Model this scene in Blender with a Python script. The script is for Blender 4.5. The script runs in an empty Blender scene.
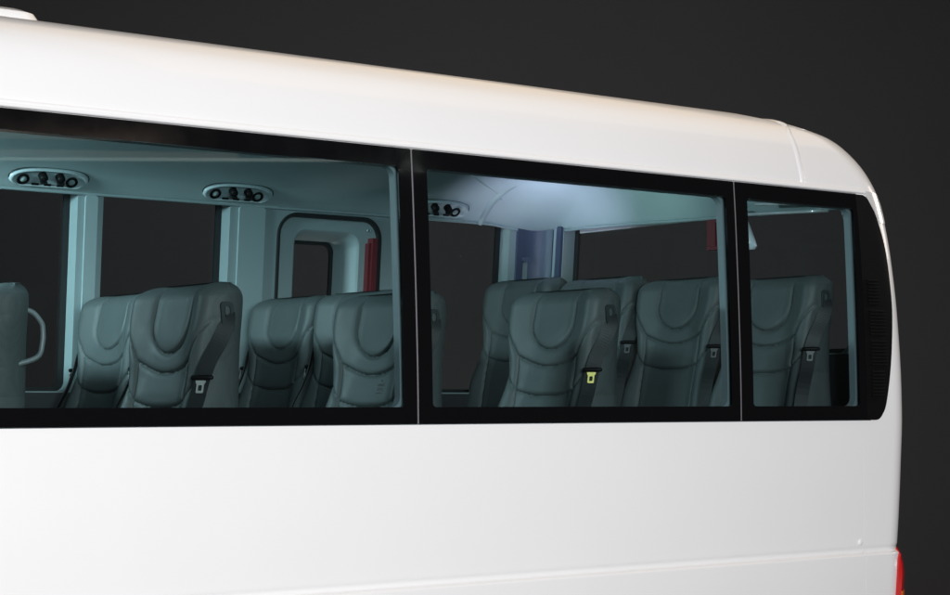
import bpy, math, random
import numpy as np
from mathutils import Vector, Matrix
from mathutils.geometry import delaunay_2d_cdt

sc = bpy.context.scene
COL = sc.collection
CZ = 1.40                       # eye height; body profiles below are measured from it
PHI = math.radians(38.0)
CAM = Vector((0.0, -4.303, CZ))
FPX = 1895.0

# ------------------------------------------------------------------ materials
def new_mat(name):
    m = bpy.data.materials.new(name); m.use_nodes = True
    nt = m.node_tree
    b = nt.nodes['Principled BSDF']
    return m, nt, b

def simple(name, col, rough=0.5, metal=0.0, coat=0.0, noise=0.0, nscale=40, bump=0.0, bscale=200, spec=0.5, bdist=0.001):
    m, nt, b = new_mat(name)
    b.inputs['Base Color'].default_value = (*col, 1)
    b.inputs['Roughness'].default_value = rough
    b.inputs['Metallic'].default_value = metal
    b.inputs['Coat Weight'].default_value = coat
    b.inputs['Coat Roughness'].default_value = 0.05
    b.inputs['Specular IOR Level'].default_value = spec
    tc = nt.nodes.new('ShaderNodeTexCoord')
    if noise > 0:
        n = nt.nodes.new('ShaderNodeTexNoise'); n.inputs['Scale'].default_value = nscale
        n.inputs['Detail'].default_value = 5
        nt.links.new(tc.outputs['Object'], n.inputs['Vector'])
        mx = nt.nodes.new('ShaderNodeMixRGB'); mx.blend_type = 'MIX'
        mx.inputs[1].default_value = (*[c * (1 - noise) for c in col], 1)
        mx.inputs[2].default_value = (*[min(1, c * (1 + noise)) for c in col], 1)
        nt.links.new(n.outputs['Fac'], mx.inputs[0]); nt.links.new(mx.outputs[0], b.inputs['Base Color'])
        mr = nt.nodes.new('ShaderNodeMapRange')
        mr.inputs[3].default_value = max(0, rough - .07); mr.inputs[4].default_value = min(1, rough + .07)
        nt.links.new(n.outputs['Fac'], mr.inputs[0]); nt.links.new(mr.outputs[0], b.inputs['Roughness'])
    if bump > 0:
        v = nt.nodes.new('ShaderNodeTexNoise'); v.inputs['Scale'].default_value = bscale
        v.inputs['Detail'].default_value = 4
        nt.links.new(tc.outputs['Object'], v.inputs['Vector'])
        bp = nt.nodes.new('ShaderNodeBump'); bp.inputs['Strength'].default_value = bump
        bp.inputs['Distance'].default_value = bdist
        nt.links.new(v.outputs['Fac'], bp.inputs['Height']); nt.links.new(bp.outputs['Normal'], b.inputs['Normal'])
    return m

def glass_mat(name, tint, refl_rough=0.02, refl=1.0):
    m = bpy.data.materials.new(name); m.use_nodes = True
    nt = m.node_tree; nt.nodes.clear()
    out = nt.nodes.new('ShaderNodeOutputMaterial')
    tr = nt.nodes.new('ShaderNodeBsdfTransparent'); tr.inputs[0].default_value = (*tint, 1)
    gl = nt.nodes.new('ShaderNodeBsdfGlossy'); gl.inputs['Roughness'].default_value = refl_rough
    fr = nt.nodes.new('ShaderNodeFresnel'); fr.inputs['IOR'].default_value = 1.5
    mu = nt.nodes.new('ShaderNodeMath'); mu.operation = 'MULTIPLY'; mu.inputs[1].default_value = refl
    mx = nt.nodes.new('ShaderNodeMixShader')
    nt.links.new(fr.outputs[0], mu.inputs[0]); nt.links.new(mu.outputs[0], mx.inputs[0])
    nt.links.new(tr.outputs[0], mx.inputs[1]); nt.links.new(gl.outputs[0], mx.inputs[2])
    nt.links.new(mx.outputs[0], out.inputs[0])
    return m

def perforated(name, col, rough):
    # leather with a small regular pin-hole pattern
    m, nt, b = new_mat(name)
    b.inputs['Roughness'].default_value = rough
    tc = nt.nodes.new('ShaderNodeTexCoord')
    vo = nt.nodes.new('ShaderNodeTexVoronoi'); vo.inputs['Scale'].default_value = 210
    vo.inputs['Randomness'].default_value = 0.15
    nt.links.new(tc.outputs['Object'], vo.inputs['Vector'])
    rp = nt.nodes.new('ShaderNodeValToRGB')
    rp.color_ramp.elements[0].position = .12; rp.color_ramp.elements[0].color = (*[c * .25 for c in col], 1)
    rp.color_ramp.elements[1].position = .32; rp.color_ramp.elements[1].color = (*col, 1)
    nt.links.new(vo.outputs['Distance'], rp.inputs[0]); nt.links.new(rp.outputs[0], b.inputs['Base Color'])
    bp = nt.nodes.new('ShaderNodeBump'); bp.inputs['Strength'].default_value = .4; bp.inputs['Distance'].default_value = .001
    nt.links.new(vo.outputs['Distance'], bp.inputs['Height']); nt.links.new(bp.outputs['Normal'], b.inputs['Normal'])
    return m

def striped(name, a, bcol, scale, rough):
    m, nt, b = new_mat(name)
    b.inputs['Roughness'].default_value = rough
    tc = nt.nodes.new('ShaderNodeTexCoord')
    w = nt.nodes.new('ShaderNodeTexNoise'); w.inputs['Scale'].default_value = scale
    nt.links.new(tc.outputs['Object'], w.inputs['Vector'])
    mx = nt.nodes.new('ShaderNodeMixRGB'); mx.inputs[1].default_value = (*a, 1); mx.inputs[2].default_value = (*bcol, 1)
    nt.links.new(w.outputs['Fac'], mx.inputs[0]); nt.links.new(mx.outputs[0], b.inputs['Base Color'])
    return m

M = {}
M['paint'] = simple('white_paint', (.80, .80, .80), .32, coat=.35, noise=.012, nscale=3)
_nt = M['paint'].node_tree; _b = _nt.nodes['Principled BSDF']
_n = _nt.nodes.new('ShaderNodeTexNoise'); _n.inputs['Scale'].default_value = 2.2; _n.inputs['Detail'].default_value = 1.0
_tc = _nt.nodes.new('ShaderNodeTexCoord'); _nt.links.new(_tc.outputs['Object'], _n.inputs['Vector'])
_bp = _nt.nodes.new('ShaderNodeBump'); _bp.inputs['Strength'].default_value = .25; _bp.inputs['Distance'].default_value = .012
_nt.links.new(_n.outputs['Fac'], _bp.inputs['Height']); _nt.links.new(_bp.outputs['Normal'], _b.inputs['Normal'])
M['seam'] = simple('body_sealer', (.55, .55, .56), .5, noise=.08, nscale=60)
M['joint'] = simple('grey_sealing_bead', (.15, .145, .16), .4, noise=.05, nscale=60)
M['console'] = simple('pale_grey_console_plastic', (.45, .53, .55), .28, noise=.04, nscale=60)
M['bluelit'] = simple('blue_lit_trim', (.060, .074, .125), .45, noise=.05, nscale=12, bump=.12, bscale=700)  # blue light on the corner pillar is put into this trim colour
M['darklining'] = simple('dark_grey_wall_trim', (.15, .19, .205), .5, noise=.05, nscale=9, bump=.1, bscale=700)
M['frit'] = simple('black_ceramic_glass', (.003, .003, .0035), .07, noise=.05, nscale=12, spec=.45)
M['blackplastic'] = simple('black_plastic', (.004, .004, .0045), .5, noise=.1, nscale=30, spec=.12)
M['matblack'] = simple('matt_black_grille', (.004, .004, .004), .7, spec=.15, noise=.1)
M['glass'] = glass_mat('tinted_glass', (.69, .79, .80), .02)
M['farglass'] = glass_mat('clear_glass', (.98, .98, .98), .02, .2)
M['trim'] = simple('grey_interior_plastic', (.29, .355, .365), .42, noise=.04, nscale=12, bump=.12, bscale=900)
M['lining'] = simple('grey_wall_trim', (.26, .32, .33), .5, noise=.05, nscale=9, bump=.1, bscale=700)
M['ceiling'] = simple('grey_headliner', (.38, .46, .47), .62, noise=.05, nscale=6, bump=.15, bscale=600)
M['lowerwall'] = simple('charcoal_wall_trim', (.035, .038, .04), .55, noise=.1, nscale=15, bump=.1, bscale=500)
M['rubber'] = simple('black_rubber', (.008, .009, .010), .55, noise=.1, nscale=60)
M['leather'] = simple('charcoal_leather', (.062, .073, .074), .56, noise=.10, nscale=24, bump=.2, bscale=520, bdist=.0008, spec=.4)
_nt = M['leather'].node_tree
_old = [n for n in _nt.nodes if n.type == 'BUMP'][0]
_n = _nt.nodes.new('ShaderNodeTexNoise'); _n.inputs['Scale'].default_value = 16; _n.inputs['Detail'].default_value = 3; _n.inputs['Distortion'].default_value = 1.2
_tc = _nt.nodes.new('ShaderNodeTexCoord'); _oi = _nt.nodes.new('ShaderNodeObjectInfo'); _ad = _nt.nodes.new('ShaderNodeVectorMath'); _ad.operation = 'ADD'
_nt.links.new(_tc.outputs['Object'], _ad.inputs[0]); _nt.links.new(_oi.outputs['Location'], _ad.inputs[1]); _nt.links.new(_ad.outputs[0], _n.inputs['Vector'])
_b2 = _nt.nodes.new('ShaderNodeBump'); _b2.inputs['Strength'].default_value = .11; _b2.inputs['Distance'].default_value = .008
_nt.links.new(_n.outputs['Fac'], _b2.inputs['Height']); _nt.links.new(_b2.outputs['Normal'], _old.inputs['Normal'])
M['perf'] = perforated('perforated_leather', (.050, .061, .062), .62)
M['guide'] = simple('dark_grey_plastic', (.022, .028, .029), .5, noise=.1, nscale=40)
M['belt'] = striped('seat_belt_webbing', (.006, .0075, .008), (.011, .013, .014), 300, .5)
M['tongue'] = simple('brushed_steel', (.45, .46, .44), .38, metal=.6, noise=.05, nscale=80)
M['tongue_y'] = simple('yellow_passivated_steel', (.85, .74, .22), .35, metal=.3, noise=.05, nscale=80)
M['tongue_shaded'] = simple('shaded_steel', (.06, .062, .065), .4, metal=.3, noise=.1, nscale=80)  # steel darkened to carry the shade at the rear bench in its colour
M['silver'] = simple('silver_rail_and_glint', (.90, .90, .90), .2, metal=.35, coat=.6, noise=.02, nscale=30)
M['red'] = simple('red_lens', (.50, .012, .012), .12, coat=.6, noise=.1, nscale=90)
M['amber'] = simple('amber_lens', (.75, .16, .02), .12, coat=.6, noise=.1, nscale=90)
M['redplastic'] = simple('red_moulded_plastic', (.13, .014, .019), .45, noise=.08, nscale=40)
M['handle'] = simple('grey_handle_plastic', (.15, .17, .175), .35, noise=.05, nscale=50)
M['mirror'] = simple('mirror_shell', (.55, .58, .62), .25, noise=.04, nscale=40)
M['busfloor'] = simple('grey_vinyl_floor', (.06, .06, .062), .6, noise=.2, nscale=25)
M['ink'] = simple('dark_print', (.012, .014, .015), .6, noise=.1)
M['backdrop'] = simple('grey_backdrop', (.020, .0205, .022), .9, noise=.10, nscale=.8, spec=.1)

# ------------------------------------------------------------------ helpers
def link(name, verts, faces, mat, parent=None, smooth=True, loc=None):
    me = bpy.data.meshes.new(name)
    me.from_pydata([tuple(v) for v in verts], [], faces)
    me.validate(); me.update()
    for m in (mat if isinstance(mat, (list, tuple)) else [mat]):
        me.materials.append(m)
    o = bpy.data.objects.new(name, me); COL.objects.link(o)
    if parent is not None: o.parent = parent
    if loc is not None: o.location = loc
    if smooth:
        for p in me.polygons: p.use_smooth = True
    return o

def fix_normals(o, angle=35):
    import bmesh
    bm = bmesh.new(); bm.from_mesh(o.data)
    bmesh.ops.recalc_face_normals(bm, faces=bm.faces)
    a = math.radians(angle)
    for e in bm.edges:
        if len(e.link_faces) == 2:
            e.smooth = e.calc_face_angle(0) < a
    bm.to_mesh(o.data); bm.free()
    return o

def smooth_step(a, b, x):
    t = np.clip((np.asarray(x, float) - a) / (b - a), 0, 1)
    return t * t * (3 - 2 * t)

def rrect(x0, z0, x1, z1, r, n=6, lean=0.0):
    pts = []
    for cx, cz, a0 in ((x1 - r, z0 + r, -90), (x1 - r, z1 - r, 0), (x0 + r, z1 - r, 90), (x0 + r, z0 + r, 180)):
        for i in range(n + 1):
            a = math.radians(a0 + 90 * i / n)
            pts.append((cx + r * math.cos(a), cz + r * math.sin(a)))
    return [(x + lean * (z - z0), z) for x, z in pts]

def densify(loop, step):
    out = []
    for i, p in enumerate(loop):
        q = loop[(i + 1) % len(loop)]
        L = math.hypot(q[0] - p[0], q[1] - p[1])
        k = max(1, int(math.ceil(L / step)))
        for j in range(k):
            t = j / k
            out.append((p[0] + (q[0] - p[0]) * t, p[1] + (q[1] - p[1]) * t))
    return out

def inside(p, loop):
    x, y = p; c = False
    j = len(loop) - 1
    for i in range(len(loop)):
        xi, yi = loop[i]; xj, yj = loop[j]
        if (yi > y) != (yj > y) and x < (xj - xi) * (y - yi) / (yj - yi) + xi: c = not c
        j = i
    return c

def tri_region(outer, holes, step):
    outer = densify(outer, step); holes = [densify(h, step) for h in holes]
    pts, edges = [], []
    for lp in [outer] + holes:
        b = len(pts); pts += lp
        edges += [(b + i, b + (i + 1) % len(lp)) for i in range(len(lp))]
    bp = np.array(pts)
    xs = [p[0] for p in outer]; zs = [p[1] for p in outer]
    x = min(xs) + step * .5
    while x < max(xs):
        z = min(zs) + step * .5
        while z < max(zs):
            if inside((x, z), outer) and not any(inside((x, z), h) for h in holes):
                if np.min((bp[:, 0] - x) ** 2 + (bp[:, 1] - z) ** 2) > (step * .45) ** 2:
                    pts.append((x, z))
            z += step
        x += step
    v, e, f, *_ = delaunay_2d_cdt([Vector(p) for p in pts], edges, [], 0, 1e-7)
    ff = []
    for t in f:
        c = (sum(v[i].x for i in t) / len(t), sum(v[i].y for i in t) / len(t))
        if inside(c, outer) and not any(inside(c, h) for h in holes): ff.append(tuple(t))
    return [(p.x, p.y) for p in v], ff

def panel(name, outer, holes, fmap, thick, mat, parent, step=.05, smooth=True):
    v, f = tri_region(outer, holes, step)
    n = len(v)
    verts = [fmap(p, q, 0.0) for p, q in v] + [fmap(p, q, thick) for p, q in v]
    faces = list(f) + [tuple(i + n for i in reversed(t)) for t in f]
    cnt = {}
    for t in f:
        for i in range(len(t)):
            a, b = t[i], t[(i + 1) % len(t)]
            cnt.setdefault((min(a, b), max(a, b)), []).append((a, b))
    for k, l in cnt.items():
        if len(l) == 1:
            a, b = l[0]; faces.append((b, a, a + n, b + n))
    return fix_normals(link(name, verts, faces, mat, parent, smooth))

def sheet(name, outer, fmap, mat, parent, step=.05):
    v, f = tri_region(outer, [], step)
    return link(name, [fmap(p, q, 0.0) for p, q in v], f, mat, parent)

def tube(path, r, n=10, closed=False):
    P = [Vector(p) for p in path]; verts, faces = [], []
    m = len(P)
    up = Vector((0.13, 0.31, 0.94))
    for i, p in enumerate(P):
        a = P[i - 1] if (i > 0 or closed) else p
        b = P[(i + 1) % m] if (i < m - 1 or closed) else p
        t = (b - a).normalized()
        s = t.cross(up).normalized(); w = s.cross(t)
        for k in range(n):
            an = 2 * math.pi * k / n
            verts.append(p + (s * math.cos(an) + w * math.sin(an)) * r)
    for i in range(m if closed else m - 1):
        j = (i + 1) % m
        for k in range(n):
            l = (k + 1) % n
            faces.append((i * n + k, i * n + l, j * n + l, j * n + k))
    if not closed:
        faces.append(tuple(range(n - 1, -1, -1))); faces.append(tuple((m - 1) * n + k for k in range(n)))
    return verts, faces

def smooth_path(pts, k=8):
    P = [np.array(p, float) for p in pts]; out = []
    for i in range(len(P) - 1):
        p0 = P[max(i - 1, 0)]; p1 = P[i]; p2 = P[i + 1]; p3 = P[min(i + 2, len(P) - 1)]
        for j in range(k):
            t = j / k
            out.append(.5 * ((2 * p1) + (-p0 + p2) * t + (2 * p0 - 5 * p1 + 4 * p2 - p3) * t * t + (-p0 + 3 * p1 - 3 * p2 + p3) * t ** 3))
    out.append(P[-1]); return out

class Mesh:
    def __init__(s): s.v = []; s.f = []
    def add(s, v, f):
        b = len(s.v); s.v += [tuple(p) for p in v]; s.f += [tuple(i + b for i in t) for t in f]
    def box(s, c, e1, e2, e3):
        c, e1, e2, e3 = map(Vector, (c, e1, e2, e3))
        v = [c + e1 * a + e2 * b + e3 * d for a in (-1, 1) for b in (-1, 1) for d in (-1, 1)]
        s.add(v, [(0, 1, 3, 2), (4, 6, 7, 5), (0, 4, 5, 1), (2, 3, 7, 6), (0, 2, 6, 4), (1, 5, 7, 3)])

# ------------------------------------------------------------------ the outer body surface
W = 2.08          # overall width
XR = 5.334        # rear end
XF = 5.03         # near side is flat in plan up to here
X0 = 0.45         # forward end of what is built
ROWS = [  # q(=z up to the gutter), z, side inset, rear inset, corner radius
    (-1.15, -1.15, .030, .060, .12), (-.80, -.80, -.002, .036, .12), (-.56, -.56, -.012, .030, .12),
    (-.529, -.529, -.012, .028, .12), (-.518, -.518, .0035, .027, .12), (-.509, -.509, .0045, .027, .12), (-.496, -.496, .0005, .026, .12), (-.40, -.40, .000, .018, .12), (-.20, -.20, .000, .006, .12),
    (-.067, -.067, .000, .000, .12), (.05, .05, .002, .001, .12), (.30, .30, .011, .010, .125), (.50, .50, .021, .026, .135),
    (.62, .62, .028, .040, .15), (.715, .715, .035, .056, .17), (.735, .735, .036, .062, .18),
    (.80, .80, .050, .082, .21), (.86, .86, .070, .112, .25), (.91, .91, .100, .150, .29),
    (.955, .942, .140, .200, .34), (.995, .966, .190, .250, .39), (1.04, .984, .260, .320, .42),
    (1.10, .996, .35, .42, .45), (1.18, 1.004, .47, .55, .45), (1.30, 1.009, .67, .75, .35), (1.48, 1.011, .98, 1.05, .05)]
_q = np.array([r[0] for r in ROWS]); _t = np.array([r[1:] for r in ROWS])
def prof(q):
    # monotone-ish cubic through the rows
    i = int(np.clip(np.searchsorted(_q, q) - 1, 0, len(_q) - 2))
    h = _q[i + 1] - _q[i]; t = (q - _q[i]) / h
    def slope(k):
        if k == 0: return (_t[1] - _t[0]) / (_q[1] - _q[0])
        if k == len(_q) - 1: return (_t[k] - _t[k - 1]) / (_q[k] - _q[k - 1])
        a = (_t[k] - _t[k - 1]) / (_q[k] - _q[k - 1]); b = (_t[k + 1] - _t[k]) / (_q[k + 1] - _q[k])
        return np.where(a * b > 0, 2 * a * b / (a + b + 1e-12 * np.sign(a + b + 1e-20)), 0)
    m0, m1 = slope(i), slope(i + 1)
    return ((2 * t ** 3 - 3 * t ** 2 + 1) * _t[i] + (t ** 3 - 2 * t ** 2 + t) * h * m0 + (-2 * t ** 3 + 3 * t ** 2) * _t[i + 1] + (t ** 3 - t ** 2) * h * m1)

SA = .30; SB = .30; SC = 1.6     # parameter lengths: straight remainder, corner arc, rear
def surf(s, q):
    z, iy, ix, r = prof(q)
    xe = XR - ix; xc = xe - r; yf = W - iy
    xk = min(XF, xc - .04)          # where the parameter XF lands in this row
    if s <= XF:
        a = XF - 2.4
        return Vector((s if (xk >= XF or s <= a) else a + (xk - a) * (s - a) / (XF - a), iy, CZ + z))
    t = s - XF
    if t <= SA: return Vector((xk + (xc - xk) * t / SA, iy, CZ + z))
    t -= SA
    if t <= SB:
        a = t / SB * math.pi / 2
        return Vector((xc + r * math.sin(a), iy + r - r * math.cos(a), CZ + z))
    t -= SB
    if t <= SC:
        k = t / SC
        return Vector((xe, iy + r + (yf - iy - 2 * r) * k, CZ + z))
    t -= SC
    if t <= SB:
        a = t / SB * math.pi / 2
        return Vector((xc + r * math.cos(a), yf - r + r * math.sin(a), CZ + z))
    t -= SB
    return Vector((xc - t, yf, CZ + z))
S_REAR0 = XF + SA + SB; S_REAR1 = S_REAR0 + SC; S_END = S_REAR1 + SB

def surf_n(s, q):
    e = .004
    a = surf(s + e, q) - surf(s - e, q); b = surf(s, q + e) - surf(s, q - e)
    n = a.cross(b)
    return n.normalized() if n.length > 1e-12 else Vector((0, -1, 0))

def on_body(off):                # map with outward offset, third argument goes inward
    def f(s, q, d): return surf(s, q) + surf_n(s, q) * (off - d)
    return f

# ------------------------------------------------------------------ the bus
bus = bpy.data.objects.new('minibus', None); COL.objects.link(bus)
bus.location = (0, 0, 0)
bus['label'] = 'white minibus seen from its side, long black-framed windows showing dark leather seats'
bus['category'] = 'minibus'

def grid(name, ss, qs, mat, skip=None, off=0.0, close_end=None, parent=bus):
    verts = []; idx = {}
    fm = on_body(off)
    for i, s in enumerate(ss):
        for j, q in enumerate(qs):
            idx[i, j] = len(verts); verts.append(fm(s, q, 0) if off else surf(s, q))
    faces = []
    for i in range(len(ss) - 1):
        for j in range(len(qs) - 1):
            if skip and skip((ss[i] + ss[i + 1]) / 2, (qs[j] + qs[j + 1]) / 2): continue
            faces.append((idx[i, j], idx[i + 1, j], idx[i + 1, j + 1], idx[i, j + 1]))
    return link(name, verts, faces, mat, parent)

def lin(a, b, n): return [a + (b - a) * i / n for i in range(n + 1)]
def merge(*ls):
    out = sorted(set(round(x, 5) for l in ls for x in l)); return out

far_cols = [S_END + x for x in (0.03, .3, .6, 1, 1.4, 1.8, 2.2, 2.8, 3.4, 4.0, 4.6)]
cols = merge(lin(X0, XF, 40), lin(XF, XF + SA, 12), lin(XF + SA, S_REAR0, 28), lin(S_REAR0, S_REAR1, 32), lin(S_REAR1, S_END, 14), far_cols)
qs_low = merge(lin(-1.15, -.60, 8), [-.58, -.56, -.545, -.537, -.532, -.529, -.526, -.523, -.520, -.518, -.516, -.513, -.511, -.509, -.507, -.504, -.500, -.496, -.49], lin(-.45, -.067, 8), [-.072, -.069])
qs_mid = merge(lin(-.067, .175, 6), lin(.175, .62, 12), lin(.62, .715, 5))
qs_roof = merge(lin(.722, .76, 6), lin(.76, 1.10, 40), lin(1.10, 1.48, 16), [.7225, .725])
RW0, RW1 = S_REAR0 + .10, S_REAR1 - .10          # rear window columns
cols = merge(cols, [RW0, RW1])
def skip_band(s, q):
    if q > -.067 and q < .715:
        if s < XF + .10 or s > S_END: return True
        if RW0 < s < RW1 and .175 < q: return True
    return False
cols2 = merge(cols, [XF + .10])
grid('body_shell', cols2, merge(qs_low, qs_mid), M['paint'], skip_band)
# the roof, with the rear cap as its own pressing
_cap = {}
def cap_s(q):                    # where the joint of the rear cap runs: solved for a given world X
    k = round(q, 5)
    if k in _cap: return _cap[k]
    xj = float(np.interp(q, [.715, .80, .90, 1.0, 1.06, 1.48], [4.790, 4.785, 4.785, 4.83, 4.86, 4.6]))
    z, iy, ix, r = prof(q)
    xj = min(xj, XR - ix - r + .55 * r)
    lo, hi = 3.4, S_REAR0
    for _ in range(40):
        mid = (lo + hi) / 2
        if surf(mid, q).x < xj: lo = mid
        else: hi = mid
    _cap[k] = lo
    return lo
def roof_grid(name, lo, hi):
    verts, faces = [], []
    n = 60
    for i in range(n + 1):
        for q in qs_roof:
            a = X0 if lo is None else cap_s(q) + lo
            b = cap_s(q) + hi if hi is not None else None
            if b is None:
                s = None
            verts.append(surf(a + (b - a) * i / n, q))
    m = len(qs_roof)
    for i in range(n):
        for j in range(m - 1):
            faces.append((i * m + j, (i + 1) * m + j, (i + 1) * m + j + 1, i * m + j + 1))
    return verts, faces
v, f = roof_grid('roof', None, -.004)
# far half of the roof mirrors the near one
def far_side(v, f):
    n = len(v)
    v2 = [Vector((p[0], W - p[1], p[2])) for p in v]
    return v + v2, f + [tuple(i + n for i in reversed(t)) for t in f if min(v[i][2] for i in t) > CZ + .76]
v, f = far_side(v, f)
link('roof', v, f, M['paint'], bus)
cap_cols = None
verts, faces = [], []
cs = [0, .02, .06, .12] + [None] * 0
m = len(qs_roof); ncol = 0
tail = merge( lin(S_REAR0, S_REAR1, 32), lin(S_REAR1, S_END, 20), [S_END + .1, S_END + .25, S_END + .45])
qs_cap = [.7152] + qs_roof; m = len(qs_cap); KC = 60
for k in range(KC + len(tail)):
    for q in qs_cap:
        if k < KC:
            a = cap_s(q) + .004; s = a + (S_REAR0 - a) * k / KC
        else: s = tail[k - KC]
        verts.append(surf(s, q))
    ncol += 1
for i in range(ncol - 1):
    for j in range(m - 1):
        if i >= KC and tail[i - KC] > S_END - .02 and qs_cap[j] < .762: continue
        faces.append((i * m + j, (i + 1) * m + j, (i + 1) * m + j + 1, i * m + j + 1))
link('rear_roof_cap', verts, faces, M['paint'], bus)
# raised bead closing the joint between roof and rear cap
verts, faces = [], []
bead_q = merge(lin(.724, 1.48, 60))
prof_b = [(-.016, -.004), (-.011, .0015), (-.004, .004), (.004, .004), (.011, .0015), (.016, -.004)]
for q in bead_q:
    for ds, o in prof_b:
        s = cap_s(q) + ds; verts.append(surf(s, q) + surf_n(s, q) * o)
k = len(prof_b)
for i in range(len(bead_q) - 1):
    for j in range(k - 1): faces.append((i * k + j, i * k + j + 1, (i + 1) * k + j + 1, (i + 1) * k + j))
v, f = far_side(verts, faces)
link('roof_joint_strip', v, f, M['paint'], bus)
# drip rail along the gutter above the glazing
verts, faces = [], []
rail = merge(lin(X0, XF, 50), lin(XF, XF + SA * .95, 10))
prof_r = [(.7155, .0005), (.7165, .006), (.7225, .0075), (.7255, .004), (.7275, .0035), (.731, .0045), (.735, .0005)]
for s in rail:
    for q, o in prof_r: verts.append(surf(s, q) + surf_n(s, q) * o)
k = len(prof_r)
for i in range(len(rail) - 1):
    for j in range(k - 1): faces.append((i * k + j, (i + 1) * k + j, (i + 1) * k + j + 1, i * k + j + 1))
link('drip_rail', verts, faces, M['paint'], bus)
# filler under the gutter so no gap shows
grid('gutter_seam', merge(lin(X0, XF, 40), lin(XF, S_END, 40)), [.708, .715, .7225, .726], M['seam'], off=-.004)

# vertical panel joint low on the rear quarter, and the end bead of the crease
v, f = [], []
jq = lin(-1.1, -.07, 40)
for q in jq:
    for ds, o in ((-.010, -.001), (-.006, .0003), (-.002, .0003), (.002, -.001)):
        s = XF + .055 + ds; v.append(surf(s, q) + surf_n(s, q) * o)
for i in range(len(jq) - 1):
    for j in range(3): f.append((i * 4 + j, i * 4 + j + 1, (i + 1) * 4 + j + 1, (i + 1) * 4 + j))
link('quarter_joint', v, f, M['paint'], bus)
bm_v, bm_f = [], []
c = surf(XF + .012, -.484); R = .011
for i in range(9):
    for j in range(16):
        a = math.pi / 2 * i / 8; b = 2 * math.pi * j / 16
        bm_v.append(c + Vector((R * math.cos(a) * math.cos(b), -.006 * math.sin(a), R * math.cos(a) * math.sin(b))))
for i in range(8):
    for j in range(16): bm_f.append((i * 16 + j, i * 16 + (j + 1) % 16, (i + 1) * 16 + (j + 1) % 16, (i + 1) * 16 + j))
link('body_plug', bm_v, bm_f, M['paint'], bus)

# ------------------------------------------------------------------ side glazing (near side)
ZB, ZT = -.064, .712
HB, HT = -.017, .66
gm = on_body(.006)
def side_window(x0, x1, h0, h1, r=.012):
    w = panel('side_window', rrect(x0, ZB, x1, ZT, .004, 2), [rrect(h0, HB, h1, HT, r, 5)], gm, .006, M['frit'], bus, .06)
    p = sheet('pane', rrect(h0 - .004, HB - .004, h1 + .004, HT + .004, r, 5), on_body(.003), M['glass'], w, .08)
    return w
side_window(X0 + .05, 3.1525, X0 + .12, 3.107)
side_window(3.1575, 4.4475, 3.207, 4.409)
side_window(4.4525, 5.0855, 4.508, 5.030)
# pale sealing beads in the joints between the panes
for x in (3.155, 4.45, 5.088):
    mm = Mesh()
    zz = lin(ZB, ZT, 20); v = []; f = []
    hw, oo, mt = (.0026, .0056, M['joint']) if x < 5 else (.0022, .0035, M['rubber'])
    for q in zz:
        for ds, o in ((-hw, .0), (-hw, oo), (hw, oo), (hw, 0)):
            v.append(gm(x + ds, q, 0) * 1 if False else surf(x + ds, q) + surf_n(x, q) * o)
    for i in range(len(zz) - 1):
        for j in range(3): f.append((i * 4 + j, i * 4 + j + 1, (i + 1) * 4 + j + 1, (i + 1) * 4 + j))
    link('pane_joint', v, f, mt, bus, smooth=False)

# black louvred quarter panel round the rear corner
LOUV = [(5.0905, -.064), (5.118, -.064), (5.186, -.0635), (5.225, -.045), (5.258, -.008), (5.298, .094), (5.33, .20), (5.355, .316), (5.363, .42), (5.364, .514), (5.352, .60), (5.335, .67), (5.30, .702), (5.23, .711), (5.0905, .711)]
def set_louvre(poly): pass
LOUV = [LOUV[0]] + [tuple(p) for p in smooth_path(LOUV[1:-1], 4)] + [LOUV[-1]]
quarter = panel('louvred_quarter_panel', LOUV, [], on_body(.0045), .005, M['blackplastic'], bus, .03)
fins = Mesh()
for g in range(4):
    zz0 = .02 + g * .105
    for i in range(8):
        z = zz0 + i * .0115
        pts = lin(XF + .10, XF + .10 + .165 * (1 - .2 * abs(g - 1.6)), 6)
        v = []
        for s in pts:
            n = surf_n(s, z); p = surf(s, z)
            v += [p + n * .005, p + n * .012 + Vector((0, 0, -.002)), p + n * .012 + Vector((0, 0, .0015)), p + n * .005 + Vector((0, 0, .004))]
        f = []
        for a in range(len(pts) - 1):
            for j in range(4): f.append((a * 4 + j, a * 4 + (j + 1) % 4, (a + 1) * 4 + (j + 1) % 4, (a + 1) * 4 + j))
        f += [(3, 2, 1, 0), tuple((len(pts) - 1) * 4 + j for j in range(4))]
        fins.add(v, f)
link('louvre_fins', fins.v, fins.f, M['matblack'], quarter, smooth=False)
GLINT = [(5.234, .7165), (5.298, .712), (5.34, .675), (5.356, .62), (5.43, .62), (5.435, .68), (5.41, .722), (5.30, .7275), (5.234, .7275)]  # bright patch painted in for the highlight on the body corner
panel('corner_highlight', GLINT, [], on_body(.0035), .006, M['silver'], bus, .02)

# tail lamp on the rear corner
LAMP = [(5.40, -.55), (5.43, -.515), (5.50, -.51), (5.62, -.51), (5.66, -.55), (5.66, -1.0), (5.62, -1.03), (5.43, -1.03), (5.39, -1.0), (5.385, -.75)]
def lamp_map(s, q, d):
    b = .016 * float(smooth_step(-.505, -.60, q))
    return surf(s, q) + surf_n(s, q) * (.004 + b - d)
tl = panel('tail_lamp', LAMP, [], lamp_map, .02, M['red'], bus, .03)
panel('amber_lens', [(5.395, -.80), (5.65, -.80), (5.65, -.66), (5.395, -.66)], [], lambda s, q, d: lamp_map(s, q, d) + surf_n(s, q) * .003, .003, M['amber'], tl, .03)

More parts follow.
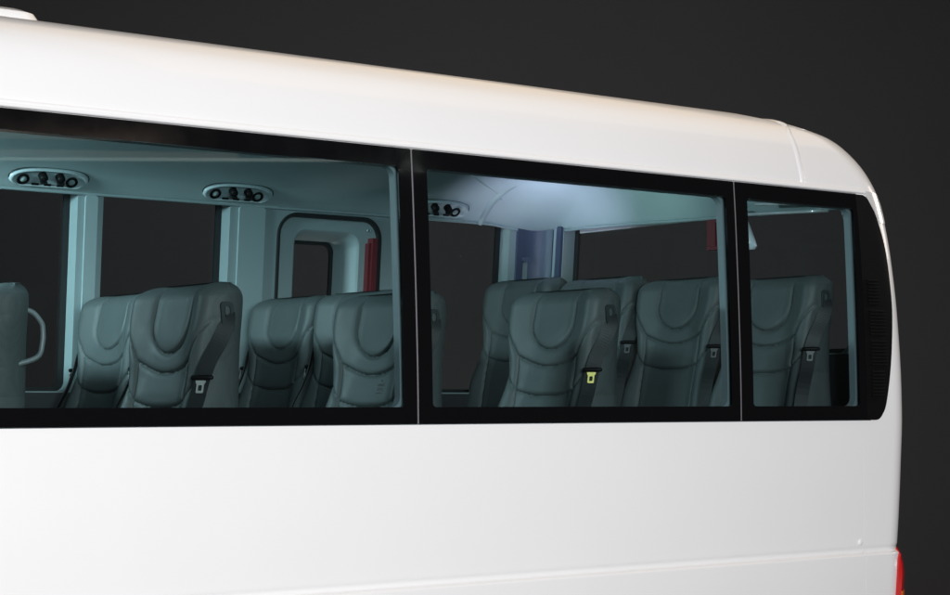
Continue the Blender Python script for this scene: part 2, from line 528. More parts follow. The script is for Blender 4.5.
# roof hatch, front left of the view
def slab(x0, x1, y0, y1, r, zf, h, n=8):
    lp = rrect(x0, y0, x1, y1, r, n); v = []; rings = [(0, 0), (0, h * .35), (.010, h * .8), (.03, h)]
    for ins, dz in rings:
        cx, cy = (x0 + x1) / 2, (y0 + y1) / 2
        for x, y in lp:
            kx = 1 - ins / ((x1 - x0) / 2); ky = 1 - ins / ((y1 - y0) / 2)
            X, Y = cx + (x - cx) * kx, cy + (y - cy) * ky
            v.append((X, Y, zf(X, Y) + dz))
    m = len(lp); f = []
    for i in range(len(rings) - 1):
        for j in range(m): f.append((i * m + j, i * m + (j + 1) % m, (i + 1) * m + (j + 1) % m, (i + 1) * m + j))
    f.append(tuple(len(rings) * m - m + j for j in range(m)))
    return v, f
v, f = slab(1.10, 2.19, .33, 1.45, .07, lambda x, y: CZ + .983 + .028 * (1 - ((y - 1.04) / .75) ** 2), .042)
fix_normals(link('roof_hatch', v, f, M['paint'], bus), 30)

# ------------------------------------------------------------------ near side inner lining (thickness shows as reveals)
def near_in(s, q, d):
    p = surf(min(s, XF), q); p.x = s
    return p + Vector((0, .014 + d, 0))
panel('near_side_lining', [(X0, -1.0), (5.12, -1.0), (5.12, .71), (X0, .71)],
      [rrect(X0 + .12, HB, 3.107, HT, .03), rrect(3.207, HB, 4.409, HT, .03), rrect(4.508, HB, 5.030, HT, .03)],
      near_in, .026, M['darklining'], bus, .07)

# ------------------------------------------------------------------ far wall + rear wall lining, one moulding with openings
YF = 1.945; XI = 5.205; RI = .10; RL = 1.64
LXC = XI - RI
def lean(z): return -.085 * (z - .0)          # tumblehome of the far side
def inner(p, z, d):                            # d goes outward (away from the cabin)
    yf = YF + lean(z)
    if p <= LXC: return Vector((p, yf + d, CZ + z))
    a = (p - LXC) / (RI * math.pi / 2)
    if a <= 1:
        a *= math.pi / 2
        return Vector((LXC + (RI + d) * math.sin(a), yf - RI + (RI + d) * math.cos(a), CZ + z))
    k = p - LXC - RI * math.pi / 2
    if k <= RL: return Vector((XI + d, yf - RI + (.085 + RI - yf + RI) * k / RL, CZ + z))
    a = min(1.0, (k - RL) / (RI * math.pi / 2)) * math.pi / 2
    d *= 1 - .8 * math.sin(a)
    return Vector((LXC + (RI + d) * math.cos(a), .085 + RI - (RI + d) * math.sin(a), CZ + z))
PC = LXC + RI * math.pi / 2                    # where the rear wall begins
ZW = .742
WIN = [rrect(1.55, .03, 2.235, .725, .03), rrect(2.99, 0.03, 2.99, 0.03, 0)]
far_holes = [('w', 1.75, 2.315), ('w', 2.46, 3.02), ('w', 3.17, 3.72), ('w', 4.44, 5.03)]
FW = [rrect(1.05, .035, 2.20, .778, .035), rrect(2.35, .035, 3.04, .778, .035), rrect(3.14, .035, 3.665, .778, .035), rrect(4.53, .035, 5.02, .778, .035)]
DOOR = rrect(3.87, -1.0, 4.355, .728, .085, 8)
RWIN = [(x, z + .055 * (1 - (x - PC) / 1.66) * (z > .4)) for x, z in rrect(PC + .035, .172, PC + 1.63, .705, .05)]
outer = [(X0, -1.02), (PC + 1.80, -1.02), (PC + 1.80, .73), (PC + 1.6, .79), (PC, .84), (X0, .84)]
DOORH = rrect(3.880, -1.0, 4.352, .722, .085, 8)
panel('cabin_lining', outer, FW + [DOORH, RWIN], inner, .062, M['lining'], bus, .06)
for w in FW:
    xs = [p[0] for p in w]; zs = [p[1] for p in w]
    a, b, c, d = min(xs), min(zs), max(xs), max(zs)
    g = panel('far_window', rrect(a - .03, b - .03, c + .03, d + .03, .03), [rrect(a + .022, b + .014, c - .022, d - .012, .03)], lambda p, z, t: inner(p, z, .064 + t), .012, M['rubber'], bus, .07)
    sheet('pane', rrect(a + .018, b + .010, c - .018, d - .008, .03), lambda p, z, t: inner(p, z, .070), M['farglass'], g, .12)
xs = [p[0] for p in RWIN]
g = panel('rear_window', [(x, z + .055 * (1 - (x - PC) / 1.66) * (z > .4)) for x, z in rrect(PC + .005, .142, PC + 1.66, .735, .05)], [[(x, z + .055 * (1 - (x - PC) / 1.66) * (z > .4)) for x, z in rrect(PC + .055, .190, PC + 1.61, .70, .05)]], lambda p, z, t: inner(p, z, .064 + t), .012, M['rubber'], bus, .07)
sheet('pane', [(x, z + .055 * (1 - (x - PC) / 1.66) * (z > .4)) for x, z in rrect(PC + .05, .186, PC + 1.615, .704, .05)], lambda p, z, t: inner(p, z, .070), M['farglass'], g, .12)
# charcoal lower trim under the window line
panel('lower_trim', [(X0, -1.0), (PC + 1.66, -1.0), (PC + 1.66, .168), (PC - .02, .168), (PC - .10, .03), (X0, .03)], [rrect(3.83, -.99, 4.395, .16, .01)], lambda p, z, t: inner(p, z, -.006 + t), .005, M['lowerwall'], bus, .06)
# raised mouldings on the rear corner pillar and the first pillars
panel('corner_pillar_cover', rrect(5.056, .03, PC - .026, .735, .015), [rrect(5.092, .06, 5.122, .60, .008)], lambda p, z, t: inner(p, z, -.010 + t), .009, M['bluelit'], bus, .03)
panel('corner_pillar_cover', rrect(PC + .002, .03, PC + .032, .735, .010), [], lambda p, z, t: inner(p, z, -.014 + t), .013, M['bluelit'], bus, .03)
hk = Mesh(); c = inner(5.10, .60, -.016); hk.box(c, (.018, -.006, 0), (0, 0, .008), (.004, .01, 0)); hk.box(c + Vector((0, -.012, -.012)), (.016, -.005, 0), (0, 0, .004), (.003, .008, 0))
link('coat_hook', hk.v, hk.f, M['bluelit'], bus, smooth=False)
for a, b in ((2.228, 2.322), (3.066, 3.114), (3.70, 3.815)):
    panel('pillar_cover', rrect(a, .03, b, .735, .012), [], lambda p, z, t: inner(p, z, -.010 + t), .009, M['trim'], bus, .04)

# service door on the far side
dseal = panel('service_door', rrect(3.882, -1.0, 4.343, .712, .072, 8), [rrect(3.955, .0, 4.262, .665, .055, 8)], lambda p, z, t: inner(p, z, .004 + t), .02, M['trim'], bus, .04)
panel('door_seal', rrect(3.875, -1.0, 4.358, .727, .088, 8), [rrect(3.884, -1.03, 4.341, .710, .07, 8)], lambda p, z, t: inner(p, z, -.012 + t), .024, M['rubber'], dseal, .04)
# stepped reveal leading out to the small door window
v, f = [], []
ro = rrect(3.955, .0, 4.262, .665, .055, 8); rm = rrect(3.962, .006, 4.252, .656, .05, 8); ri = rrect(3.972, .02, 4.225, .636, .045, 8); rg = rrect(3.975, .022, 4.215, .632, .04, 8)
L = len(ro)
for lp, d in ((ro, .004), (rm, .010), (ri, .09), (rg, .12)):
    v += [inner(p, z, d) for p, z in lp]
for i in range(3):
    for j in range(L): f.append((i * L + j, i * L + (j + 1) % L, (i + 1) * L + (j + 1) % L, (i + 1) * L + j))
link('window_reveal', v, f, M['trim'], dseal)
dw = panel('door_window', rrect(3.955, .0, 4.235, .652, .06, 8), [rrect(3.99, .036, 4.20, .618, .04, 8)], lambda p, z, t: inner(p, z, .118 + t), .01, M['rubber'], dseal, .05)
sheet('door_pane', rrect(3.985, .03, 4.205, .622, .04, 8), lambda p, z, t: inner(p, z, .124), M['farglass'], dseal, .1)
hm = Mesh()
for (a, b, z0, z1, d) in ((4.290, 4.302, .20, .625, -.022), (4.302, 4.326, .18, .645, -.032)):
    c = [inner(a, z0, d), inner(b, z0, d), inner(b, z1, d), inner(a, z1, d)]; e = [inner(a, z0, .01), inner(b, z0, .01), inner(b, z1, .01), inner(a, z1, .01)]
    hm.add(c + e, [(0, 1, 2, 3), (7, 6, 5, 4), (0, 4, 5, 1), (1, 5, 6, 2), (2, 6, 7, 3), (3, 7, 4, 0)])
link('door_release_bar', hm.v, hm.f, M['redplastic'], dseal, smooth=False)
for p in (4.290, 4.305):
    c = inner(p, .675, -.004)
    vv, ff = tube([c, c + Vector((0, -.008, 0))], .005, 12); link('screw_cap', vv, ff, M['trim'], dseal)

# ------------------------------------------------------------------ ceiling
CROWS = [(.738, -.004, .12), (.745, .006, .12), (.752, .012, .13), (.775, .030, .15), (.81, .065, .19), (.845, .125, .25), (.875, .21, .32), (.90, .32, .38), (.92, .46, .42), (.935, .64, .3), (.94, .92, .02)]
XCE = 5.215; YN = .075
def dip(x, y, z):
    k = float(smooth_step(4.90, 5.2, x)); low = 1 - float(smooth_step(.74, .92, z - CZ)); amp = float(np.interp(y, [.2, .8, 1.7], [.045, .036, .014]))
    b = float(np.exp(-((x - 5.08) / .13) ** 2 - ((y - 1.80) / .16) ** 2)) * .016
    return -amp * k * low - b * low
def ceil_pt(s, row):
    z, ins, r = row
    yf = YF + lean(z) - ins; xe = XCE - ins * 1.0; yn = YN + ins
    L1 = xe - r - 4.86
    # s: 0..1 far side from the front to x=4.86, 1..2 remainder, 2..3 corner, 3..4 rear, 4..5 corner, 5..6 near side
    if s <= 1: p = Vector((X0 + (4.86 - X0) * s, yf, 0))
    elif s <= 2: p = Vector((4.86 + (xe - r - 4.86) * (s - 1), yf, 0))
    elif s <= 3:
        a = (s - 2) * math.pi / 2; p = Vector((xe - r + r * math.sin(a), yf - r + r * math.cos(a), 0))
    elif s <= 4: p = Vector((xe, yf - r + (yn + r - yf + r) * (s - 3), 0))
    elif s <= 5:
        a = (s - 4) * math.pi / 2; p = Vector((xe - r + r * math.cos(a), yn + r - r * math.sin(a), 0))
    else: p = Vector((xe - r + (X0 - xe + r) * (s - 5), yn, 0))
    p.z = CZ + z; p.z += dip(p.x, p.y, p.z)
    return p
def crow(t):                      # smooth interpolation in the ceiling profile, t in rows
    i = min(int(t), len(CROWS) - 2); k = t - i
    R = np.array(CROWS)
    p0, p1, p2, p3 = R[max(i - 1, 0)], R[i], R[i + 1], R[min(i + 2, len(R) - 1)]
    m0 = (p2 - p0) / 2; m1 = (p3 - p1) / 2
    return (2 * k ** 3 - 3 * k ** 2 + 1) * p1 + (k ** 3 - 2 * k ** 2 + k) * m0 + (-2 * k ** 3 + 3 * k ** 2) * p2 + (k ** 3 - k ** 2) * m1
trow = lin(0, len(CROWS) - 1, 40)
def ceil_grid(name, ss, mat):
    v = [ceil_pt(s, crow(t)) for s in ss for t in trow]; m = len(trow)
    f = [(i * m + j, i * m + j + 1, (i + 1) * m + j + 1, (i + 1) * m + j) for i in range(len(ss) - 1) for j in range(m - 1)]
    return link(name, v, f, mat, bus)
ceil_grid('headliner', lin(0, 1, 24), M['ceiling'])
ceil_grid('rear_headliner', merge(lin(1, 2, 16), lin(2, 3, 20), lin(3, 4, 40), lin(4, 5, 12), lin(5, 6, 20)), M['ceiling'])
# joint moulding across the ceiling
v, f = [], []
for t in trow:
    r = crow(t); p = ceil_pt(1.0, r); q = ceil_pt(1.0, crow(min(t + .05, len(CROWS) - 1))); q0 = ceil_pt(1.0, crow(max(t - .05, 0)))
    tg = (q - q0).normalized(); n = Vector((1, 0, 0)).cross(tg).normalized()
    if n.z > 0: n = -n
    for dx, o in ((-.018, -.003), (-.012, .006), (-.004, .010), (.004, .010), (.012, .006), (.018, -.003)):
        v.append(p + Vector((dx, 0, 0)) + n * o)
for i in range(len(trow) - 1):
    for j in range(5): f.append((i * 6 + j, i * 6 + j + 1, (i + 1) * 6 + j + 1, (i + 1) * 6 + j))
link('headliner_joint', v, f, M['trim'], bus)
# lip under the cove and rails over the rear window
v, f = tube([ceil_pt(s, crow(0.2)) + Vector((0, -.004, 0)) for s in lin(0, 3, 60)], .006, 8); link('cove_edging', v, f, M['trim'], bus)
v, f = tube([ceil_pt(s, crow(0.2)) + Vector((-.004, 0, -.002)) for s in merge(lin(3, 4, 40), lin(4, 4.9, 8))], .0065, 8); link('rear_edging', v, f, M['trim'], bus)
v, f = tube([(5.10, .22, CZ + .676), (5.10, .26, CZ + .702), (5.10, .42, CZ + .715), (5.10, .55, CZ + .722)], .006, 8); link('rear_trim_rail', v, f, M['silver'], bus)
v, f = tube([(5.10, .20, CZ + .672), (5.10, .30, CZ + .676), (5.10, .62, CZ + .690)], .006, 8); link('rear_trim_rail', v, f, M['silver'], bus)

# overhead air and lamp consoles on the far cove
def console(x):
    z = .778
    # point and frame on the cove
    def at(zz):
        R = [crow(t) for t in trow]; Z = [r[0] for r in R]; ins = [r[1] for r in R]
        i = float(np.interp(zz, Z, ins)); return Vector((x, YF + lean(zz) - i, CZ + zz))
    p = at(z); up = (at(z + .045) - at(z - .045)).normalized(); n = Vector((1, 0, 0)).cross(up).normalized()
    if n.y > 0: n = -n
    e1 = Vector((1, 0, 0))
    def L(a, b, c): return e1 * a + up * b + n * c
    A, B = .142, .042
    rings = [(1.06, -.004), (1.04, .006), (1.0, .011), (.95, .010), (.90, .002), (.6, .001), (.0, .001)]
    v, f = [], []; N = 48
    for k, h in rings:
        for j in range(N):
            a = 2 * math.pi * j / N
            cx = math.copysign(abs(math.cos(a)) ** .75, math.cos(a)); cy = math.copysign(abs(math.sin(a)) ** .9, math.sin(a))
            flat = -.72 if cy < -.72 else cy
            v.append(L(A * k * cx, B * k * flat, h))
    for i in range(len(rings) - 1):
        for j in range(N): f.append((i * N + j, i * N + (j + 1) % N, (i + 1) * N + (j + 1) % N, (i + 1) * N + j))
    o = link('overhead_console', v, f, M['console'], bus, loc=p)
    # dark rubber gasket rim
    v, f = [], []
    for k, h in ((1.075, .000), (1.068, .003), (1.055, .003), (1.05, .0)):
        for j in range(N):
            a = 2 * math.pi * j / N
            cx = math.copysign(abs(math.cos(a)) ** .75, math.cos(a)); cy = math.copysign(abs(math.sin(a)) ** .9, math.sin(a))
            flat = -.72 if cy < -.72 else cy
            v.append(L(A * k * cx, B * k * flat + .0065, h))
    for i in range(3):
        for j in range(N): f.append((i * N + j, i * N + (j + 1) % N, (i + 1) * N + (j + 1) % N, (i + 1) * N + j))
    link('console_gasket', v, f, M['rubber'], o)
    def disc(a, b, r, h, dome, mat, name, hollow=False):
        vv, ff = [], []; n2 = 24
        rg = [(1.0, 0), (1.0, h * .7), (.9, h), (.72, h + dome * .3), (.4, h + dome * .8), (.0, h + dome)]
        if hollow: rg = [(1.0, 0), (1.0, h), (.82, h), (.74, .002), (0, .002)]
        for k, hh in rg:
            for j in range(n2):
                t = 2 * math.pi * j / n2; vv.append(L(a + r * k * math.cos(t), b + r * k * math.sin(t), .001 + hh))
        for i in range(len(rg) - 1):
            for j in range(n2): ff.append((i * n2 + j, i * n2 + (j + 1) % n2, (i + 1) * n2 + (j + 1) % n2, (i + 1) * n2 + j))
        link(name, vv, ff, mat, o)
    for a in (-.095, .088):
        disc(a, -.006, .022, .007, 0, M['blackplastic'], 'reading_lamp_ring', True)
        disc(a, -.006, .012, .006, .004, M['trim'], 'reading_lamp')
    for a in (-.030, .035):
        disc(a, .016, .0155, .024, .008, M['blackplastic'], 'air_nozzle')
        bl = Mesh(); bl.box(L(a, .005, .028), L(.013, 0, 0), L(0, .003, 0), L(0, 0, .006)); link('nozzle_flap', bl.v, bl.f, M['rubber'], o, smooth=False)
    for a in (-.045, .002, .050):
        sw = Mesh(); sw.box(L(a, -.026, .003), L(.013, 0, 0), L(0, .0045, 0), L(0, 0, .004)); link('console_switch', sw.v, sw.f, M['blackplastic'], o, smooth=False)
for x in (2.065, 2.91, 3.675, 4.615): console(x)

# interior mirror hanging by the rear window
v, f = [], []
for i in range(13):
    t = i / 12
    w = .050 * (1 - .55 * (1 - t) ** 1.3) ; zc = .715 - .15 * t; th = .018
    if i in (0, 12): w *= .7; th *= .5
    for j in range(16):
        a = 2 * math.pi * j / 16
        v.append((5.15 + th * math.cos(a) + .02 * t, .685 - .03 * t + w * math.sin(a), CZ + zc))
for i in range(12):
    for j in range(16): f.append((i * 16 + j, i * 16 + (j + 1) % 16, (i + 1) * 16 + (j + 1) % 16, (i + 1) * 16 + j))
f += [tuple(range(15, -1, -1)), tuple(12 * 16 + j for j in range(16))]
fix_normals(link('rear_mirror', v, f, M['mirror'], bus), 50)
v, f = tube(smooth_path([(5.20, .71, CZ + .74), (5.175, .71, CZ + .715), (5.155, .70, CZ + .67)], 5), .010, 10); link('mirror_arm', v, f, M['blackplastic'], bus)
rl = Mesh(); rl.box((5.18, .84, CZ + .635), (.012, 0, 0), (0, .030, 0), (0, 0, .058)); rl.box((5.17, .84, CZ + .635), (.010, 0, 0), (0, .022, 0), (0, 0, .045))
link('emergency_hammer_case', rl.v, rl.f, M['redplastic'], bus, smooth=False)

# cabin floor
fl = Mesh(); fl.box(((X0 + 5.2) / 2, 1.02, CZ - .98), ((5.2 - X0) / 2, 0, 0), (0, .9, 0), (0, 0, .01)); link('cabin_floor', fl.v, fl.f, M['busfloor'], bus, smooth=False)

# ------------------------------------------------------------------ seats
H = .84
def seat_mesh():
    nf, nb, ns = 110, 26, 6
    ds = np.concatenate([np.array([0, .0008, .002, .004, .007, .011, .016, .022]), np.arange(.028, .46, .0042), np.linspace(.47, H, 14)])
    def poly(pts): return np.array(pts)
    seams = []
    for sgn in (-1, 1):
        seams.append([(sgn * .104, d) for d in np.linspace(.0, .10, 60)])
        seams.append([(sgn * (.145 + .082 * (1 - t) ** 1.2), .085 + .130 * t ** .8) for t in np.linspace(0, 1, 90)])
        seams.append([(sgn * (.145 - .006 * math.sin(3 * t)), .215 + .62 * t) for t in np.linspace(0, 1, 320)])
        seams.append([(sgn * (.142 + .066 * t), .325 - .075 * t ** 1.1) for t in np.linspace(0, 1, 60)])
    seams.append([(.104 * math.sin(a), .10 + .094 * math.cos(a)) for a in np.linspace(-math.pi / 2, math.pi / 2, 150)])
    seams.append([(y, .248 - .036 * (y / .145) ** 2) for y in np.linspace(-.145, .145, 130)])
    seams.append([(y, .345 - .020 * (y / .142) ** 2) for y in np.linspace(-.142, .142, 130)])
    S = np.array([p for s in seams for p in s])
    wk = np.array([[0, .214], [.05, .221], [.10, .221], [.15, .214], [.20, .206], [.25, .202], [.31, .203], [.37, .209], [.44, .219], [.52, .226], [.62, .228], [H, .215]])
    dd = np.linspace(0, H, 600); ww = np.interp(dd, wk[:, 0], wk[:, 1])
    ww = np.convolve(np.pad(ww, 25, mode='edge'), np.hanning(53)[1:-1] / np.hanning(53).sum(), mode='valid')
    def width(d): return float(np.interp(d, dd, ww))
    rc = .042
    rings = []; ring_mat = []
    for d in ds:
        w = float(width(d))
        if d < rc: w = w - rc + math.sqrt(max(0, rc * rc - (rc - d) ** 2))
        tt = np.linspace(-1, 1, nf); y = w * (0.72 * tt + .28 * np.sin(tt * math.pi / 2))
        ay = np.abs(y)
        head = 1 - smooth_step(.13, .31, d); low = smooth_step(.24, .44, d)
        F = .042 * smooth_step(.06, .225, ay) * head + .050 * smooth_step(.10, .21, ay) * low + .020 * smooth_step(.09, .20, ay) * (1 - head) * (1 - low)
        # headrest pad inside the U
        uin = np.where(d < .10, .104 - ay, (1 - np.sqrt((y / .104) ** 2 + ((max(d, .10) - .10) / .094) ** 2)) * .094)
        F = F + .0045 * smooth_step(-.001, .006, uin) * smooth_step(.04, .17, d) + .003 * smooth_step(.0, .05, uin)
        arc = .248 - .036 * (y / .145) ** 2
        F = F + .0032 * smooth_step(-.001, .006, arc - d) * (ay < .17) * smooth_step(.17, .13, ay) * smooth_step(.08, .2, d)
        # lumbar fullness
        F = F + .005 * smooth_step(.25, .31, d) * (1 - smooth_step(.33, .345, d)) * smooth_step(.15, .12, ay)
        F = F + .006 * smooth_step(.345, .40, d) * smooth_step(.15, .10, ay)
        # grooves of the stitching
        D = np.sqrt((y[:, None] - S[None, :, 0]) ** 2 + (d - S[None, :, 1]) ** 2).min(1)
        fade = smooth_step(.0, .02, d)
        F = F - .0078 * np.exp(-(D / .0036) ** 2) * fade + .0022 * smooth_step(.002, .02, D) * fade
        # rolled edge
        R = min(.050, w * .4); e = np.clip((ay - (w - R)) / R, 0, 1)
        F = F - R * (1 - np.sqrt(np.maximum(0, 1 - e * e)))
        # rounded top
        T = .088 + .012 * float(smooth_step(.1, .3, d))
        if d < .05:
            k = 1 - math.sqrt(max(0, 1 - ((.05 - d) / .05) ** 2)); F = F - .055 * k; T -= .028 * k
        rk = math.tan(math.radians(10.5)) * d; rb = math.tan(math.radians(3.5)) * d
        xf = -(F + rk)
        fr = [(xf[i], y[i], -d) for i in range(nf)]
        tb = np.linspace(1, -1, nb); yb = w * (0.6 * tb + .4 * np.sin(tb * math.pi / 2))
        eb = np.clip((np.abs(yb) - (w - .035)) / .035, 0, 1)
        xb = T - .035 * (1 - np.sqrt(np.maximum(0, 1 - eb * eb))) - rb + .006 * np.cos(yb / w * 1.5)
        bk = [(xb[i], yb[i], -d) for i in range(nb)]
        def side(p, q): return [tuple(np.array(p) + (np.array(q) - np.array(p)) * k / (ns + 1) + np.array((0, math.copysign(.004 * math.sin(math.pi * k / (ns + 1)), p[1]), 0))) for k in range(1, ns + 1)]
        ring = fr + side(fr[-1], bk[0]) + bk + side(bk[-1], fr[0])
        rings.append(ring)
    n = len(rings[0]); v = [p for r in rings for p in r]; f = []; mats = []
    for i in range(len(rings) - 1):
        for j in range(n):
            f.append((i * n + j, (i + 1) * n + j, (i + 1) * n + (j + 1) % n, i * n + (j + 1) % n))
            sd = nf - 3 <= j < nf + ns + 3 or j >= nf + ns + nb - 4 or j < 2
            mats.append(1 if (sd and .03 < ds[i] < .34) else 0)
    f.append(tuple(range(n))); mats.append(0)
    # cushion
    cz0, cz1 = -H - .02, -H + .13
    rk = math.tan(math.radians(10.5)) * H
    lp = rrect(-rk - .44, -.225, -rk + .06, .225, .05, 5)
    b = len(v)
    cr = [(0, cz0), (0, cz1 - .03), (.01, cz1 - .01), (.03, cz1)]
    for ins, z in cr:
        for x, yy in lp:
            cx = -rk - .19; v.append((cx + (x - cx) * (1 - ins / .25), yy * (1 - ins / .225), z))
    m = len(lp)
    for i in range(len(cr) - 1):
        for j in range(m): f.append((b + i * m + j, b + i * m + (j + 1) % m, b + (i + 1) * m + (j + 1) % m, b + (i + 1) * m + j)); mats.append(0)
    f.append(tuple(b + 3 * m + j for j in range(m))); mats.append(0)
    o = link('passenger_seat', v, f, [M['leather'], M['perf']], bus)
    o.data.polygons.foreach_set('material_index', mats)
    fix_normals(o, 60)
    return o

def ribbon(path, wdir, hw, th):
    v, f = [], []
    P = [Vector(p) for p in path]
    for i, p in enumerate(P):
        t = (P[min(i + 1, len(P) - 1)] - P[max(i - 1, 0)]).normalized()
        wd = Vector(wdir[i]) if isinstance(wdir, list) else Vector(wdir)
        wd = (wd - t * wd.dot(t)).normalized(); n = wd.cross(t).normalized()
        v += [p + wd * hw + n * th, p - wd * hw + n * th, p - wd * hw - n * th, p + wd * hw - n * th]
    for i in range(len(P) - 1):
        for j in range(4): f.append((i * 4 + j, i * 4 + (j + 1) % 4, (i + 1) * 4 + (j + 1) % 4, (i + 1) * 4 + j))
    f += [(3, 2, 1, 0), tuple((len(P) - 1) * 4 + j for j in range(4))]
    return v, f

proto = seat_mesh()
# belt guide let into the side of the head bolster
gp = panel('belt_guide', rrect(-.006, -.140, .034, -.056, .014), [rrect(.005, -.126, .023, -.068, .008)], lambda x, z, t: Vector((x + .10 * z * -1 - .004, -.2285 + t + .17 * max(0, -z - .11), z)), .008, M['guide'], proto, .02)
gs = sheet('guide_slot', rrect(-.002, -.132, .030, -.062, .009), lambda x, z, t: Vector((x + .10 * z * -1 - .004, -.2245 + .17 * max(0, -z - .11), z)), M['matblack'], proto, .02)
bp = smooth_path([(.020, -.219, -.085), (.012, -.231, -.118), (-.010, -.231, -.165), (-.038, -.226, -.215), (-.058, -.222, -.27), (-.080, -.228, -.33), (-.120, -.241, -.42), (-.16, -.248, -.60)], 6)
wd = [Vector((.85, -.42, 0)).lerp(Vector((.62, -.75, 0)), min(1, i / 24)) for i in range(len(bp))]
v, f = ribbon(bp, wd, .0225, .0012); belt = link('seat_belt', v, f, M['belt'], proto, smooth=False)
# stop bar and tongue, hung on the webbing
def on_belt(d):
    for a, b in zip(bp, bp[1:]):
        if -a[2] <= d <= -b[2]:
            k = (d + a[2]) / (-b[2] + a[2]); return Vector(a) + (Vector(b) - Vector(a)) * k
nrm = Vector((-.70, -.70, 0)).normalized(); wdv = Vector((.70, -.70, 0)).normalized()
c = on_belt(.262) + nrm * .007
sb = Mesh()
for i, (a, h, t) in enumerate([(-.034, .004, .004), (-.030, .0065, .006), (.030, .0065, .006), (.034, .004, .004)]): pass
vv, ff = [], []
for a, h, t in ((-.031, .003, .003), (-.028, .006, .005), (-.015, .007, .006), (.015, .007, .006), (.028, .006, .005), (.031, .003, .003)):
    for j in range(12):
        an = 2 * math.pi * j / 12; vv.append(c + wdv * a + Vector((0, 0, 1)) * h * math.cos(an) + nrm * t * math.sin(an))
for i in range(5):
    for j in range(12): ff.append((i * 12 + j, i * 12 + (j + 1) % 12, (i + 1) * 12 + (j + 1) % 12, (i + 1) * 12 + j))
ff += [tuple(range(11, -1, -1)), tuple(5 * 12 + j for j in range(12))]
link('belt_tongue_grip', vv, ff, M['blackplastic'], proto)
dn = Vector((-.18, -.05, -1)).normalized()
tp = on_belt(.270) + nrm * .009
tl_ = panel('belt_tongue', [(-.0135, 0), (.0135, 0), (.0135, -.005), (.0102, -.011), (.0102, -.032), (.008, -.0345), (-.008, -.0345), (-.0102, -.032), (-.0102, -.011), (-.0135, -.005)], [rrect(-.0052, -.028, .0052, -.013, .0025)],
      lambda a, z, t: tp + wdv * a - dn * z + nrm * (.002 - t), .0026, M['tongue'], proto, .01, smooth=False)

def copy_seat(loc, tone=None):
    o = proto.copy(); COL.objects.link(o); o.parent = bus; o.location = loc
    for ch in list(proto.children):
        c = ch.copy(); COL.objects.link(c); c.parent = o
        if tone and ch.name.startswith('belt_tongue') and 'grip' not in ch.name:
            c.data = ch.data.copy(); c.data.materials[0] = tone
    return o

near = [(2.604, .365, .325), (3.30, .365, .325), (3.995, .365, .360)]
bench = [(5.0, .364, .442), (5.0, .828, .462), (5.0, 1.292, .488), (4.98, 1.752, .505)]
far = [(3.07, 1.640, .370), (3.07, 1.195, .370), (3.77, 1.640, .385), (3.77, 1.195, .385), (2.37, 1.640, .355), (2.36, 1.195, .355)]
first = True; seats = {}
for tag, lst in (('near', near), ('bench', bench), ('far', far)):
    for i, (x, y, h) in enumerate(lst):
        loc = (x, y, CZ + h)
        if first: proto.location = loc; o = proto; first = False
        else: o = copy_seat(loc, tone=M['tongue_y'] if (tag == 'near' and i == 2) else (M['tongue_shaded'] if tag == 'bench' else None))
        if tag == 'far': o.scale.y = -1
        seats[tag, i] = o
seats['far', 5]['label'] = 'dark leather seat with a grey grab handle on its side'
# grab handle on the side of the aisle seat at the front of the view
hp = smooth_path([(.02, .19, -.08), (.085, .20, -.085), (.117, .205, -.115), (.125, .205, -.140), (.123, .205, -.185), (.105, .205, -.225), (.03, .19, -.25)], 5)
v, f = tube(hp, .0085, 10); link('grab_handle', v, f, M['handle'], seats['far', 5])
# small printed marks on the third-row window seat
ms = Mesh()
_sv = np.array([v.co[:] for v in proto.data.vertices])
def on_front(y, d):
    k = np.argsort((_sv[:, 1] - y) ** 2 + (_sv[:, 2] + d) ** 2 + (_sv[:, 0] > .03 - math.tan(math.radians(10.5)) * d) * 1.0)[:4]
    return Vector((float(_sv[k, 0].mean()) - .0016, y, -d))
def mark(y0, y1, d0, d1):
    a, b, c, e = on_front(y0, d0), on_front(y1, d0), on_front(y1, d1), on_front(y0, d1); ms.add([a, b, c, e], [(0, 1, 2, 3)])
a, b, c = on_front(-.060, .262), on_front(-.066, .262), on_front(-.063, .268); ms.add([a, b, c], [(0, 1, 2)])
mark(-.048, -.078, .274, .280)
for i, (q0, q1) in enumerate(((-.048, -.052), (-.056, -.076), (-.048, -.060), (-.064, -.078))):
    mark(q0, q1, .287 + .004 * (i // 2), .2885 + .004 * (i // 2))
mark(-.048, -.074, .3005, .302)
link('care_label', ms.v, ms.f, M['ink'], seats['near', 1], smooth=False)

# ------------------------------------------------------------------ studio: a plain dark sweep
fw = Vector((math.sin(PHI), math.cos(PHI), 0)); rt = Vector((math.cos(PHI), -math.sin(PHI), 0))
v, f = [], []
pf = [(-9, 0.0), (-4, 0.0), (4, 0.0), (8.5, 0.0)]
R = 2.5
pf += [(8.5 + R * math.sin(a), R - R * math.cos(a)) for a in np.linspace(.1, math.pi / 2, 16)] + [(8.5 + R, 5), (8.5 + R, 9)]
hs = lin(-14, 14, 14)
for h in hs:
    for d, z in pf: v.append(CAM * 1 + fw * d + rt * h + Vector((0, 0, z - CZ)))
m = len(pf)
for i in range(len(hs) - 1):
    for j in range(m - 1): f.append((i * m + j, (i + 1) * m + j, (i + 1) * m + j + 1, i * m + j + 1))
bd = link('backdrop', v, f, M['backdrop']); bd['kind'] = 'structure'
bd['label'] = 'plain charcoal studio backdrop behind the white minibus'; bd['category'] = 'backdrop'

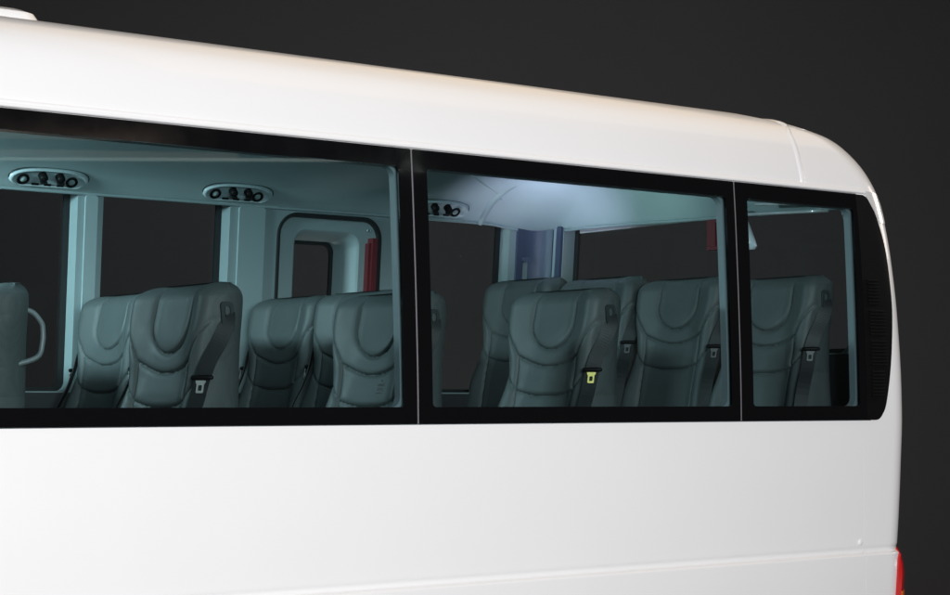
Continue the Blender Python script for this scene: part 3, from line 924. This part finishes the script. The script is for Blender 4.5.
# ------------------------------------------------------------------ light
w = bpy.data.worlds.new('World'); sc.world = w; w.use_nodes = True
w.node_tree.nodes['Background'].inputs[0].default_value = (.9, .95, 1, 1)
w.node_tree.nodes['Background'].inputs[1].default_value = .03

def area(name, loc, target, sx, sy, power, col):
    l = bpy.data.lights.new(name, 'AREA'); l.shape = 'RECTANGLE'; l.size = sx; l.size_y = sy; l.energy = power; l.color = col
    o = bpy.data.objects.new(name, l); COL.objects.link(o); o.location = loc
    d = Vector(target) - Vector(loc); o.rotation_euler = d.to_track_quat('-Z', 'Y').to_euler()
    return o
area('key_softbox', (.5, -7.0, 2.6), (2.8, 0, 1.15), 3.2, 2.6, 690, (.99, .985, 1))
area('overhead_softbox', (6.0, .8, 5.6), (4.9, .4, 2.35), 6.0, 4.5, 100, (1, .77, .53))
area('rear_softbox', (8.9, -.25, 2.95), (5.2, .05, 2.05), 1.0, 1.0, 15, (1, .90, .80))
area('backdrop_light', tuple(CAM + fw * 8.2 + rt * -.5 + Vector((0, 0, -1.1))), tuple(CAM + fw * 11 + rt * -.7 + Vector((0, 0, .5))), 2.5, .4, 135, (1, .96, .95))
b = area('cabin_light', (1.35, 1.48, CZ + .865), (3.25, 1.60, CZ + .25), .4, .2, 31, (.68, .95, 1.0)); b.data.spread = math.radians(104)
area('cabin_fill_lamp', (3.1, .45, CZ + .865), (3.15, 1.95, CZ + .60), 1.7, .06, 4.2, (.60, .94, 1.0))  # unseen fill lamp, added to brighten the far wall and cove
b = area('cabin_rear_light', (4.80, 1.40, CZ + .50), (5.0, 1.62, CZ + .90), .08, .08, 1.15, (.78, .74, 1.0)); b.data.spread = math.radians(105)
b = area('cabin_rear_light', (4.80, .98, CZ + .52), (5.0, 1.15, CZ + .90), .08, .08, .38, (.70, 1.0, .96)); b.data.spread = math.radians(100)
# dim lamps added behind the camera just to mirror streaks in the glass
area('streak_lamp', (7.0, -9.0, 4.50), (2.5, 0, 2.0), 5.0, .035, 1.3, (.85, 1, .92))
area('streak_lamp', (6.2, -9.6, 4.62), (2.2, 0, 2.0), 4.0, .08, .7, (1, .80, .62))
area('streak_lamp', (5.8, -9.8, 4.86), (1.9, 0, 2.0), 3.6, .12, .9, (1, .74, .56))
area('streak_lamp', (6.6, -10.2, 5.10), (2.6, 0, 2.0), 3.0, .10, .7, (1, .78, .62))

# ------------------------------------------------------------------ camera
cd = bpy.data.cameras.new('camera'); cam = bpy.data.objects.new('camera', cd); COL.objects.link(cam)
cam.location = CAM
cam.rotation_euler = fw.to_track_quat('-Z', 'Y').to_euler()
cd.sensor_width = 36; cd.lens = 36 * FPX / 950; cd.shift_y = 103.5 / 950
cd.clip_end = 200; cd.clip_start = .05
sc.camera = cam
sc.view_settings.view_transform = 'Standard'; sc.view_settings.look = 'None'
sc.view_settings.exposure = 0; sc.view_settings.gamma = 1
